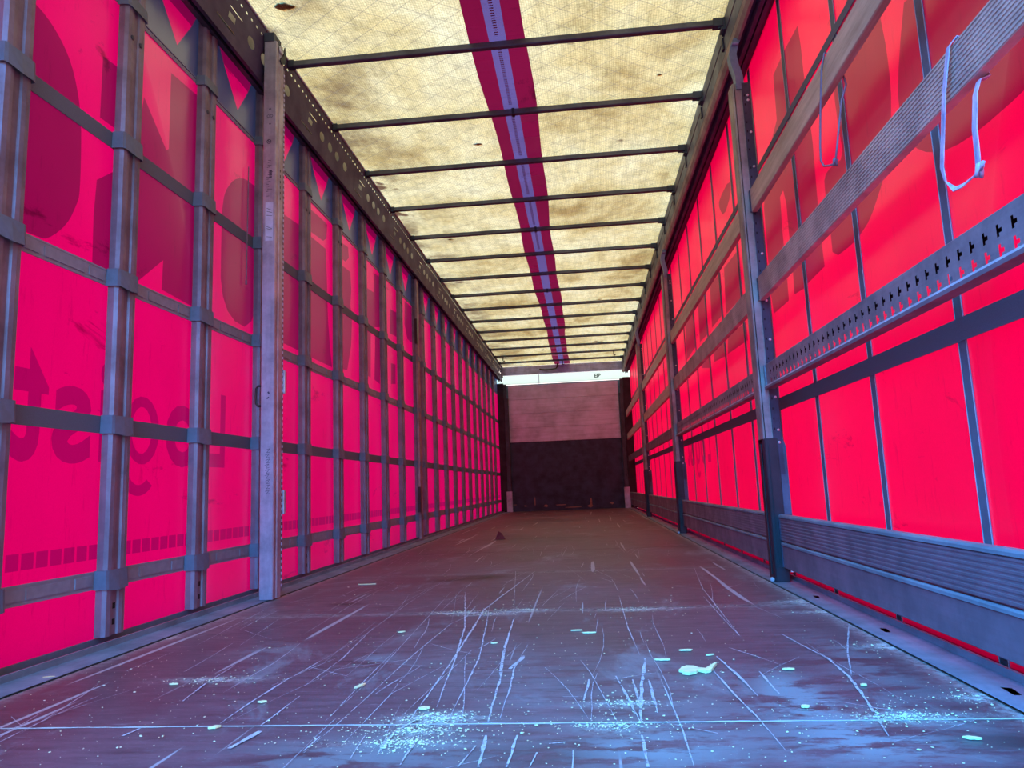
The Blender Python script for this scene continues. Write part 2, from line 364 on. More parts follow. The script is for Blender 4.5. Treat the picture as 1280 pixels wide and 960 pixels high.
RIGHT_PRINTS = [[(1.927, 1.786), (2.014, 1.625), (2.057, 1.5), (2.028, 1.389), (1.996, 1.34), (1.916, 1.283), (1.807, 1.244), (1.688, 1.229), (1.511, 1.227), (1.404, 1.239), (1.368, 1.4)], [(2.113, 1.925), (2.094, 1.784), (2.082, 1.692), (2.083, 1.57), (2.102, 1.497), (2.129, 1.415), (2.195, 1.344), (2.244, 1.308), (2.328, 1.257), (2.406, 1.239), (2.474, 1.229), (2.683, 1.237), (2.682, 1.345), (2.694, 1.496), (2.688, 1.561), (2.607, 1.564), (2.482, 1.539), (2.502, 1.659), (2.509, 1.803), (2.473, 1.977), (2.255, 2.032)], [(2.801, 2.257), (2.79, 2.158), (2.79, 2.057), (2.776, 1.903), (2.77, 1.731), (2.783, 1.501), (2.784, 1.311), (2.78, 1.239), (2.98, 1.233), (3.037, 1.225), (3.185, 1.237), (3.172, 1.349), (3.177, 1.519), (3.173, 1.647), (3.199, 1.722), (3.256, 1.715), (3.27, 1.515), (3.266, 1.333), (3.274, 1.232), (3.531, 1.234), (3.553, 1.34), (3.534, 1.772), (3.415, 1.968), (3.193, 2.056), (3.18, 2.268), (2.987, 2.271)], [(4.55, 2.228), (4.196, 2.221), (4.206, 2.125), (4.447, 2.074), (4.57, 2.182)], [(4.046, 1.962), (3.96, 1.952), (3.939, 1.77), (4.065, 1.779)], [(4.571, 1.781), (4.153, 1.761), (4.129, 1.48), (4.626, 1.494)], [(5.081, 1.806), (4.691, 1.791), (4.719, 1.516), (5.132, 1.513)], [(5.626, 1.813), (5.257, 1.795), (5.304, 1.506), (5.669, 1.518)], [(6.364, 1.818), (5.834, 1.816), (5.871, 1.526), (6.404, 1.503)], [(4.622, 1.349), (4.112, 1.324), (4.102, 1.219), (4.667, 1.241)], [(5.118, 1.366), (4.729, 1.332), (4.734, 1.24), (5.159, 1.273)], [(5.541, 1.384), (5.282, 1.367), (5.292, 1.251), (5.67, 1.312)], [(4.061, 1.324), (3.942, 1.319), (3.933, 1.218), (4.056, 1.209)]]
SCRATCHES = [(2, [(-0.436, 1.893), (-0.413, 2.33), (-0.426, 2.988), (-0.409, 3.839)]), (3, [(-0.205, 1.308), (-0.194, 1.596), (-0.187, 2.008), (-0.163, 2.506), (-0.085, 2.812)]), (2, [(-0.149, 1.342), (-0.145, 1.673), (-0.074, 1.923)]), (7, [(-0.057, 1.476), (-0.058, 1.642), (-0.06, 1.852), (-0.068, 2.219), (-0.086, 2.773), (-0.061, 3.066), (-0.015, 3.549), (0.024, 3.965)]), (7, [(0.101, 1.471), (0.089, 1.778), (0.065, 2.071), (0.045, 2.577)]), (4, [(0.122, 1.491), (0.12, 1.717), (0.113, 1.875), (0.126, 2.154)]), (5, [(-0.019, 1.565), (-0.035, 1.725), (-0.053, 1.959), (-0.104, 2.438), (-0.237, 3.246)]), (4, [(0.021, 1.473), (0.013, 1.783), (0.007, 1.994), (-0.033, 2.43), (-0.076, 2.85)]), (3, [(0.427, 3.031), (0.424, 2.379), (0.433, 2.0)]), (5, [(0.361, 1.794), (0.382, 1.598), (0.393, 1.462)]), (9, [(0.444, 1.961), (0.415, 1.702), (0.395, 1.483)]), (5, [(0.399, 1.761), (0.4, 1.549), (0.396, 1.462)]), (5, [(0.431, 1.514), (0.435, 1.759)]), (3, [(0.855, 3.916), (0.78, 3.164), (0.734, 2.215)]), (3, [(0.463, 1.757), (0.466, 1.42), (0.461, 1.236)]), (3, [(0.593, 1.828), (0.61, 1.508)]), (7, [(0.117, 1.24), (0.108, 1.391)]), (6, [(0.39, 1.385), (0.39, 1.237)]), (6, [(-0.071, 1.306), (-0.069, 1.415), (-0.041, 1.497)]), (5, [(-0.017, 1.25), (-0.017, 1.394)]), (5, [(0.163, 1.239), (0.166, 1.39)]), (12, [(0.104, 1.876), (0.128, 2.016)]), (2, [(-0.628, 2.379), (-0.658, 2.936), (-0.668, 3.685)]), (2, [(0.02, 2.836), (-0.082, 3.991), (0.003, 4.136)]), (2, [(0.128, 2.82), (0.173, 3.224)]), (2, [(-0.229, 1.481), (-0.231, 1.829), (-0.255, 2.287), (-0.302, 3.258)]), (3, [(0.082, 1.24), (0.097, 1.337)]), (3, [(0.2, 1.239), (0.207, 1.302)]), (6, [(0.287, 1.602), (0.299, 1.766)]), (2, [(0.242, 1.629), (0.28, 1.627)]), (3, [(-0.376, 1.742), (-0.377, 2.022), (-0.421, 2.474)]), (3, [(-0.111, 1.274), (-0.121, 1.396)]), (3, [(0.226, 1.344), (0.256, 1.352)]), (3, [(0.75, 2.951), (0.739, 2.568), (0.733, 2.205)]), (3, [(0.591, 1.844), (0.6, 1.653), (0.614, 1.485), (0.62, 1.302)]), (6, [(0.854, 2.227), (0.873, 2.033), (0.888, 1.923), (0.878, 1.759), (0.854, 1.605), (0.809, 1.37)]), (4, [(1.085, 2.352), (0.958, 1.998), (0.884, 1.759)]), (3, [(0.674, 2.065), (0.723, 1.962), (0.76, 1.869)]), (6, [(0.625, 1.969), (0.641, 1.773), (0.646, 1.615)]), (5, [(0.695, 1.814), (0.693, 1.631)]), (3, [(0.752, 1.575), (0.801, 1.565), (0.852, 1.523), (0.891, 1.506)]), (5, [(-0.444, 1.472), (-0.448, 1.588), (-0.446, 1.768), (-0.43, 1.992)]), (5, [(-0.616, 1.632), (-0.642, 1.778), (-0.658, 1.966)]), (2, [(-1.112, 1.693), (-1.101, 1.968), (-1.128, 2.273)]), (4, [(-0.208, 1.316), (-0.207, 1.393)]), (3, [(-0.352, 1.454), (-0.353, 1.659)]), (12, [(-0.352, 1.33), (-0.338, 1.424)]), (2, [(-0.943, 1.917), (-0.94, 2.153)]), (5, [(-0.606, 1.402), (-0.598, 1.445)])]
CHIPS = [(-0.788, 3.605), (0.303, 2.297), (0.557, 2.04), (0.485, 1.939), (0.565, 1.83), (-0.3, 2.372), (0.026, 2.176), (-0.237, 1.733), (-0.043, 1.555), (0.264, 2.338), (0.765, 1.825), (0.882, 1.682), (0.937, 1.353), (0.719, 1.537), (0.611, 1.981), (-0.721, 1.775), (-0.421, 1.615), (-1.119, 1.862), (-0.442, 1.445)]
DUST = [(-0.029, 1.416), (-0.005, 1.486), (-0.043, 1.353), (0.347, 1.438), (0.377, 1.577), (0.877, 1.473), (1.071, 1.592), (1.069, 2.053), (1.093, 2.568), (0.066, 2.743), (-0.17, 2.724), (0.472, 2.703), (-0.002, 1.511), (1.066, 2.789), (-0.635, 1.819), (-1.117, 2.365), (-0.059, 2.676), (1.196, 3.364)]

Y0, Y1 = 0.0, 13.62          # open rear end, front bulkhead
PILL_R = [3.33, 6.47, 9.75, 12.95]
POLES = [1.745, 2.262, 2.785, 3.335, 3.90, 4.46, 5.01, 5.55, 6.08, 6.66, 6.96, 7.52, 8.08, 8.65, 9.23, 9.80, 10.38, 10.95, 11.52, 12.10, 12.70]
BELT_Z = [.21, .705, 1.20, 1.69]
SEAM_Z = 2.222

# ============================================================ floor
def build_floor():
    mb = MB()
    xs = [-1.09 + 2.18 * i / 110 for i in range(111)]
    ys = [.02 * i for i in range(211)]
    while ys[-1] < Y1 - .1: ys.append(ys[-1] + .1)
    ys.append(Y1)
    nx = len(xs); dust = []
    for y in ys:
        for x in xs:
            mb.v.append((x, y, 0)); d = 0
            for k, (a, b) in enumerate(DUST):
                q = ((x - a) / (.06 + .03 * (k % 3))) ** 2 + ((y - b) / (.022 + .010 * (k % 2))) ** 2
                if q < 9: d += .7 * math.exp(-q)
            for sy in (2.73, 3.93):
                d += .28 * math.exp(-((y - sy) / .03) ** 2)
            d += .5 * math.exp(-((x - 1.09) / .03) ** 2) + .35 * math.exp(-((x + 1.09) / .03) ** 2)
            dust.append(min(1, d))
    for j in range(len(ys) - 1):
        for i in range(nx - 1):
            b = j * nx + i; mb.f.append((b, b + 1, b + nx + 1, b + nx)); mb.m.append(0)
    # panel seams
    for y, w, m in ((1.458, .0035, 2), (2.735, .002, 3), (3.93, .003, 3), (5.2, .004, 3), (6.45, .004, 3), (7.7, .005, 3), (8.95, .005, 3), (10.2, .005, 3), (11.45, .006, 3)):
        n = 60; top = []; bot = []
        for i in range(n + 1):
            x = -1.09 + 2.18 * i / n; j = random.uniform(-.0012, .0012); ww = w * random.uniform(.5, 1.3)
            top.append((x, y + j + ww, .0008)); bot.append((x, y + j - ww, .0008))
        for i in range(n): mb.quad([bot[i], bot[i + 1], top[i + 1], top[i]], m)
    # scraped marks
    def scrape(pts, w, z=.0012):
        P = [Vector((*p, 0)) for p in pts]; Q = []
        for a, b in zip(P, P[1:]):
            n = max(1, int((b - a).length / .03)); Q += [a.lerp(b, i / n) for i in range(n)]
        Q.append(P[-1]); L_ = []; R_ = []
        for i, p in enumerate(Q):
            t = (Q[min(i + 1, len(Q) - 1)] - Q[max(i - 1, 0)]).normalized(); s_ = Vector((-t.y, t.x, 0))
            ww = w * random.uniform(.35, 1.1) * (.3 + .7 * min(1, 3 * min(i + 1, len(Q) - i) / len(Q))); o = s_ * random.uniform(-w, w) * .3
            L_.append(p + o + s_ * ww); R_.append(p + o - s_ * ww)
        for i in range(len(Q) - 1):
            mb.quad([(R_[i].x, R_[i].y, z), (R_[i + 1].x, R_[i + 1].y, z), (L_[i + 1].x, L_[i + 1].y, z), (L_[i].x, L_[i].y, z)], 1)
    for k, (w, pts) in enumerate(SCRATCHES): scrape(pts, w * .0006, .0012 + .00002 * k)
    for k in range(170):                       # many faint lengthwise scratches of sliding pallets
        x = random.uniform(-1.0, 1.0); y = random.uniform(1.1, 5.5); L_ = random.uniform(.06, .7); a = random.gauss(0, .12)
        if random.random() < .25: a += random.choice((-1, 1)) * random.uniform(.4, 1.3); L_ *= .4
        q = [(x, y)]
        for i in range(4):
            a += random.gauss(0, .04); q.append((max(-1.08, min(1.08, q[-1][0] + math.sin(a) * L_ / 4)), q[-1][1] + math.cos(a) * L_ / 4))
        scrape(q, random.choice((.0006, .0009, .0013)), .002 + .00001 * k)
    mb.box(-1.20, 1.20, Y0, Y1, -.05, -.004)
    stain, rub = [], []
    for (x, y, z) in mb.v:
        if z != 0: stain.append(0.0); rub.append(0.0); continue
        stain.append(min(1.2, sum(a * math.exp(-((x - u) / w) ** 2 - ((y - v) / h) ** 2) for u, v, w, h, a in
            ((-.25, 3.77, .15, .10, 1.3), (-.39, 3.67, .12, .05, .8), (.93, 1.35, .10, .035, 1.3), (1.02, 1.34, .06, .03, 1.2), (-.10, 1.30, .10, .05, .5), (-.7, 3.0, .07, .03, 1), (.25, 1.30, .18, .05, .7)))))
        rub.append(min(1.0, sum(a * math.exp(-((x - u) / w) ** 2 - ((y - v) / h) ** 2) for u, v, w, h, a in
            ((.72, 1.62, .06, .16, 1.2), (.78, 1.35, .12, .10, .9), (-.64, 2.16, .10, .09, .5), (-.11, 1.295, .22, .10, .7), (.40, 1.32, .12, .08, .8), (-.28, 2.0, .05, .07, .8), (.95, 1.9, .10, .35, .45), (.1, 1.9, .35, .25, .25), (.55, 1.5, .4, .3, .35)))))
    o = mb.build('floor', [FLOOR, SCR, SEAMM, SEAMD])
    # the builder keeps vertex order for the first block, so the dust weights line up
    at = o.data.attributes.new('dust', 'FLOAT', 'POINT')
    at.data.foreach_set('value', dust + [0.0] * (len(o.data.vertices) - len(dust)))
    for nm, vals in (('stain', stain), ('rubbed', rub)):
        at = o.data.attributes.new(nm, 'FLOAT', 'POINT'); at.data.foreach_set('value', vals)
    tag(o, kind='structure')
build_floor()

# side raves: strip of steel beside the deck, with lashing recesses on the right
def rave(side):
    s = 1 if side == 'right' else -1
    loops = []
    if s > 0:
        y = .35
        while y < 13:
            loops.append(([[(1.135, y), (1.150, y), (1.158, y + .05), (1.14, y + .06)]], None)); y += .62
    m = sheet([(1.092, Y0), (1.195, Y0), (1.195, Y1), (1.092, Y1)], loops, lambda x, y: (s * x, y, .004))
    m.box(s * 1.0895, s * 1.092, Y0, Y1, -.003, .001, 2)
    m.box(s * 1.195, s * 1.203, Y0, Y1, -.03, .022)
    if s < 0: m.box(-1.236, -1.203, Y0, Y1, -.03, .012)
    m.box(s * 1.092, s * 1.195, Y0, Y1, -.006, -.004, 1)
    o = m.build('trim_1' if s < 0 else 'trim_2', [RAVE, HOLE, SEAMD]); tag(o, kind='structure')
rave('left'); rave('right')

# ============================================================ left curtain
def text_loops(ch, y0, y1, z0, z1):
    """outline of one glyph seen from behind (mirrored), fitted into a box"""
    cu = bpy.data.curves.new('glyph', 'FONT'); cu.body = ch; cu.offset = .022; cu.resolution_u = 4
    o = bpy.data.objects.new('glyph', cu); C.objects.link(o)
    dg = bpy.context.evaluated_depsgraph_get(); me = bpy.data.meshes.new_from_object(o.evaluated_get(dg))
    ec = {}
    for p in me.polygons:
        for e in p.edge_keys: ec[e] = ec.get(e, 0) + 1
    nb = {}
    for (a, b), n in ec.items():
        if n == 1: nb.setdefault(a, []).append(b); nb.setdefault(b, []).append(a)
    loops = []; seen = set()
    for s0 in nb:
        if s0 in seen: continue
        lp = [s0]; seen.add(s0); cur = s0
        while True:
            nx = [k for k in nb[cur] if k not in seen]
            if not nx: break
            cur = nx[0]; seen.add(cur); lp.append(cur)
        if len(lp) > 2: loops.append([tuple(me.vertices[i].co[:2]) for i in lp])
    bpy.data.objects.remove(o); bpy.data.curves.remove(cu); bpy.data.meshes.remove(me)
    xs = [p[0] for l in loops for p in l]; zs = [p[1] for l in loops for p in l]
    fx = lambda x: y1 - (x - min(xs)) / (max(xs) - min(xs)) * (y1 - y0)
    fz = lambda z: z0 + (z - min(zs)) / (max(zs) - min(zs)) * (z1 - z0)
    return [[(fx(x), fz(z)) for x, z in l] for l in loops]

wl = tag(bpy.data.objects.new('wall_left', None), kind='structure'); C.objects.link(wl)
def rounded(p, n=2):
    for _ in range(n):
        o = []
        for i in range(len(p)):
            a, b = p[i], p[(i + 1) % len(p)]
            o += [(a[0] * .75 + b[0] * .25, a[1] * .75 + b[1] * .25), (a[0] * .25 + b[0] * .75, a[1] * .25 + b[1] * .75)]
        p = o
    return p
loops = [([rounded(p) if k in (0, 4) else p], 1) for k, p in enumerate(LEFT_PRINTS)]
loops = [([[(max(.02, min(13.5, y)), min(2.2, z)) for y, z in p]], 1) for (p,), _ in loops]
mark0 = len(loops)
for ch, a, b, z0, z1 in (('L', 2.905, 3.04, .585, .902), ('o', 2.585, 2.815, .578, .822), ('i', 2.205, 2.25, .585, .91),
                         ('s', 1.995, 2.165, .575, .815), ('t', 1.835, 1.975, .575, .905)):
    loops.append((text_loops(ch, a, b, z0, z1), 2))
el = lambda cy, cz, ry, rz, a0, a1, n=18: [(cy + ry * math.cos(a0 + (a1 - a0) * i / n), cz + rz * math.sin(a0 + (a1 - a0) * i / n)) for i in range(n + 1)]
loops.append(([el(2.44, .704, .102, .122, 0, 2 * PI)[:-1], el(2.435, .704, .060, .084, 0, 2 * PI)[:-1]], 2))     # the letter g, single storey
loops.append(([[(2.325, .56), (2.368, .56), (2.368, .818), (2.325, .818)]], 2))
loops.append(([el(2.425, .56, .100, .088, PI, PI * 1.80) + el(2.425, .56, .057, .050, PI * 1.80, PI)], 2))
LOGO = loops[mark0:]
y = .35
while y < 13.4:                      # row of small printed squares
    loops.append(([[(y, .276), (y + .046, .276), (y + .046, .322), (y, .322)]], 2)); y += .0555
loops.append(([[(Y0, SEAM_Z), (Y1, SEAM_Z), (Y1, 2.535), (Y0, 2.535)]], 3))
P2 = POLES + [13.25]
for a in [.62, 1.18] + P2[:-1]:
    if a in (6.66,): continue
    loops.append(([[(a + .185, 2.45), (a + .325, 2.295), (a + .43, 2.45)]], 0))
    loops.append(([[(a + .13, 2.53), (a + .185, 2.45), (a + .43, 2.45), (a + .475, 2.53)]], 1))  # top of each triangle painted darker, standing in for the rail's shade
sh = sheet([(Y0, .0), (Y1, .0), (Y1, 2.56), (Y0, 2.56)], loops, lambda y, z: (-1.25, y, z))
sh.build('curtain_sheet', [RED, PRINT, PRINT_S, BAND], wl)
for k, z in enumerate(BELT_Z):
    m = MB().box(-1.2488, -1.2455, Y0, Y1, z - .028, z + .028)
    if k in (0, 2):                  # lashing belts: long raised pockets between the poles
        mats = BELTG
        for a, b in zip([1.2] + POLES[:-1], POLES):
            if b - a < .4: continue
            n = b - a
            for u0, u1 in ((.16, .30), (.34, .68), (.72, .86)):
                m.box(-1.2455, -1.2425, a + n * u0, a + n * u1, z - .016, z + .016)
        for e in (-.028, .022): m.box(-1.2455, -1.2445, Y0, Y1, z + e, z + e + .006)
    else: mats = BELT
    m.build('horizontal_belt', mats, wl)
MB().box(-1.2488, -1.245, Y0, Y1, SEAM_Z - .012, SEAM_Z + .004).box(-1.2488, -1.245, Y0, Y1, SEAM_Z + .010, SEAM_Z + .014).build('top_seam', BELTG, wl)
MB().box(-1.249, -1.240, Y0, Y1, .012, .030).build('bottom_hem', BELTD, wl)

# curtain poles: extruded profile, five sleeves, rivets
prof = [(0, -.052), (.022, -.052), (.034, -.046), (.036, -.030), (.034, -.016), (.027, -.013), (.027, .013), (.034, .016), (.036, .030), (.034, .046), (.022, .052), (0, .052)]
def make_pole():
    t = thing('curtain_pole', 'pole', 'curtain pole')
    m = MB()
    m.ext([(x - 1.2425, y) for x, y in prof], 'z', .035, 2.515)
    for z in (.075, .125): m.ext([(x, y) for x, y in [(-1.216, -.007), (-1.2143, -.007), (-1.2143, .007), (-1.216, .007)]], 'z', z - .009, z + .009, 1)
    m.build('profile', [ALU, HOLE], t)
    for z in BELT_Z + [SEAM_Z]:
        b = MB(); h = .030 if z < 2 else .022
        # sleeve: a band that wraps the pole, slack at its lower edge
        pr = [(-1.2425, -.060), (-1.207, -.056), (-1.2035, -.046), (-1.2025, 0), (-1.2035, .046), (-1.207, .056), (-1.2425, .060)]
        lo = [(-1.2425, -.062), (-1.205, -.058), (-1.200, -.047), (-1.195, 0), (-1.200, .047), (-1.205, .058), (-1.2425, .062)]
        n = len(pr); k0 = len(b.v)
        for q, zz in ((pr, z + h), (lo, z - h)):
            b.v += [(x, y, zz - (.006 if zz < z and abs(y) < .02 else 0)) for x, y in q]; b.v += [(x - .0025, y * .965, zz) for x, y in q]
        for i in range(n - 1):
            b.f += [(k0 + i, k0 + i + 1, k0 + 2 * n + i + 1, k0 + 2 * n + i), (k0 + n + i, k0 + n + i + 1, k0 + 3 * n + i + 1, k0 + 3 * n + i),
                    (k0 + i, k0 + i + 1, k0 + n + i + 1, k0 + n + i), (k0 + 2 * n + i, k0 + 2 * n + i + 1, k0 + 3 * n + i + 1, k0 + 3 * n + i)]; b.m += [0] * 4
        b.build('pole_sleeve', LOOPM, t)
    for yy in (-.026, .022):
        b = MB(); b.tube([(-1.2075, yy, 2.09), (-1.2045, yy, 2.09), (-1.2035, yy, 2.09)], [.009, .009, .005], 10); b.build('rivet', DARKST, t, smooth=False)
    return t
pole0 = make_pole(); remember(pole0)
for k, y in enumerate(POLES):
    o = pole0 if k == 0 else copy_tree(pole0)
    o.location = (0, y, 0)
    if k == 0: lb = 'bluish curtain pole at the left edge of the photo, nearest the open end'
    elif k == 3: lb = 'curtain pole half hidden just behind the big freestanding steel pillar on the left'
    elif k == 9: lb = 'greyer curtain pole with the second left side pillar clipped over its face'
    elif k == 10: lb = 'curtain pole close beyond the second left side pillar, only a hand away from it'
    elif k == len(POLES) - 1: lb = 'last and farthest curtain pole on the left, next to the dark front corner'
    else: lb = '%s grey curtain pole from the open end, on the left red curtain' % ORD[k]
    tag(o, lb, None, 'upright poles sleeved to the left curtain')

# ============================================================ left roof rail (perforated) and track
loops = []
y = .2
while y < 13.5: loops.append(([ngon(y, 2.684, .0105, .0062, 6)], None)); y += .052
pat = [.09 + .16 * i for i in range(0)]
for base in [.83 + .936 * i for i in range(-1, 14)]:
    # slot, then three or four big round holes, per module of the rail
    sl = [base + .01, base + .17]
    if sl[0] > .1 and sl[1] < 13.4:
        loops.append(([[(sl[0], 2.512), (sl[1], 2.512), (sl[1], 2.523), (sl[0], 2.523)]], None))
        loops.append(([[(base + .10, 2.562), (base + .16, 2.562), (base + .165, 2.592), (base + .105, 2.592)]], None))
        loops.append(([[(sl[0] + .10, 2.618), (sl[1] + .05, 2.618), (sl[1] + .055, 2.623), (sl[0] + .10, 2.623)]], None))
    for d in (.32, .46, .585, .74):
        if .1 < base + d < 13.4: loops.append(([ngon(base + d, 2.578, .036, .027, 14)], None))
face = lambda y, z: (-1.155 + (z - 2.46) * (.025 / .28), y, z)
m = sheet([(Y0, 2.46), (Y1, 2.46), (Y1, 2.738), (Y0, 2.738)], loops, face)
m.ext([(-1.155, 2.46), (-1.172, 2.462), (-1.176, 2.50), (-1.192, 2.505), (-1.196, 2.470), (-1.222, 2.472), (-1.226, 2.535), (-1.256, 2.54), (-1.256, 2.56), (-1.18, 2.56), (-1.18, 2.47)], 'y', Y0, Y1, 1)
m.ext([(-1.13, 2.738), (-1.124, 2.738), (-1.124, 2.730), (-1.13, 2.728)], 'y', Y0, Y1, 2)
m.ext([(-1.225, 2.56), (-1.225, 2.742), (-1.223, 2.742), (-1.223, 2.56)], 'y', Y0, Y1, 3)
tag(m.build('trim_3', [RAIL, metal('blue black track steel', (.05, .06, .10), .4, .3, grain=(1, .05, 1)), GALV, plain('pale inner web', (.75, .68, .66), .6)]), kind='structure')

# ============================================================ right roof rail
m = MB()
m.ext([(1.132, 2.742), (1.132, 2.665), (1.137, 2.662), (1.137, 2.655), (1.132, 2.652), (1.134, 2.575), (1.139, 2.57), (1.139, 2.742)], 'y', Y0, Y1, 0)
m.ext([(1.134, 2.572), (1.138, 2.545), (1.150, 2.522), (1.162, 2.518), (1.166, 2.53), (1.16, 2.574)], 'y', Y0, Y1, 1)  # rounded lower lip, a paler grey than the face above
m.ext([(1.166, 2.54), (1.185, 2.54), (1.188, 2.505), (1.206, 2.503), (1.210, 2.54), (1.214, 2.54), (1.217, 2.51), (1.236, 2.51), (1.24, 2.55), (1.276, 2.555), (1.276, 2.58), (1.166, 2.58)], 'y', Y0, Y1, 2)
m.ext([(1.139, 2.742), (1.139, 2.736), (1.276, 2.57), (1.28, 2.58), (1.28, 2.742)], 'y', Y0, Y1, 2)
y = .75
while y < 13.3:
    m.box(1.124, 1.134, y, y + .03, 2.60, 2.66, 3); y += .68
tag(m.build('trim_4', [RAILG, metal('paler rounded rail', (.34, .30, .30), .5, .3, grain=(1, .05, 1)), RAIL, DARKST]), kind='structure')

# ============================================================ roof
def build_roof():
    def edge(base, y, k): return base + .010 * math.sin(y * 1.3 + k) + .006 * math.sin(y * 4.1 + k * 2)
    m = MB(); n = 136; rows = []
    for i in range(n + 1):
        y = Y1 * i / n; c = -.022 + .002 * y
        t0 = edge(c - .137, y, 1); t3 = edge(c + .137, y, 2) + .01; t1 = c - .035 - .008; t2 = c + .055 - .008
        rows.append([(-1.24, y), (t0, y), (t1, y), (t2, y), (t3, y), (1.275, y)])
    for i in range(n):
        for j, mt in enumerate((0, 1, 2, 1, 0)):
            a, b = rows[i][j], rows[i][j + 1]; c_, d = rows[i + 1][j + 1], rows[i + 1][j]
            z = 2.745
            m.quad([(a[0], a[1], z), (b[0], b[1], z), (c_[0], c_[1], z), (d[0], d[1], z)], mt)
    # rows of stitching ticks along the pale tape
    y = .8
    while y < 7:
        c = -.022 + .002 * y
        if (y * 1.47) % 1 > .10: m.box(c - .008, c + .012, y, y + .007, 2.7435, 2.7445, 3)
        y += .019
    tag(m.build('ceiling', [ROOF, STRIPE, TAPE, plain('maroon stitching', (.16, .04, .14), .8)]), kind='structure')
build_roof()

# ============================================================ roof bows
def make_bow():
    t = thing('roof_bow', 'bow', 'roof bow')
    m = MB(); m.ext([(-.0165, 2.702), (-.012, 2.698), (.012, 2.698), (.0165, 2.702), (.0165, 2.727), (.012, 2.731), (-.012, 2.731), (-.0165, 2.727)], 'x', -1.128, 1.10)
    m.build('bow_tube', BOWM, t)
    for s in (-1, 1):
        b = MB()
        x0 = 1.075
        b.box(s * x0, s * 1.131, -.02, .02, 2.694, 2.735)
        b.tube([(s * 1.108, 0, 2.686), (s * 1.108, 0, 2.694)], .011, 8)
        b.box(s * 1.122, s * 1.1315, -.032, .032, 2.664, 2.728)
        if s > 0: b.tube([(s * 1.118, -.026, 2.676), (s * 1.118, .026, 2.676)], .008, 8)
        if s < 0: b = MB().box(-1.129, -1.100, -.019, .019, 2.695, 2.734)
        b.build('end_bracket', DARKST, t)
    return t
def make_clip(t):
    MB().box(-.008, .010, -.019, .019, 2.692, 2.733).build('centre_clip', BLACK, t)
bow0 = make_bow(); remember(bow0)
nb = 16
for k in range(nb):
    y = 2.75 + .683 * k
    o = bow0 if k == 0 else copy_tree(bow0)
    o.location = (0, y, 0)
    if k in (2, 5, 8, 11): make_clip(o)
    if k == 0: lb = 'dark roof bow above the top edge of the photo, nearest to the open end'
    elif k == 1: lb = 'dark steel roof bow highest in the photo, its left end by the big pillar top'
    elif k == nb - 1: lb = 'farthest dark roof bow, right against the grey front beam'
    else: lb = '%s dark steel roof bow in view, counted from the open end%s' % (ORD[k - 1], ', black clip at middle' if k in (2, 5, 8, 11) else '')
    tag(o, lb, None, 'roof bows under the tarpaulin')

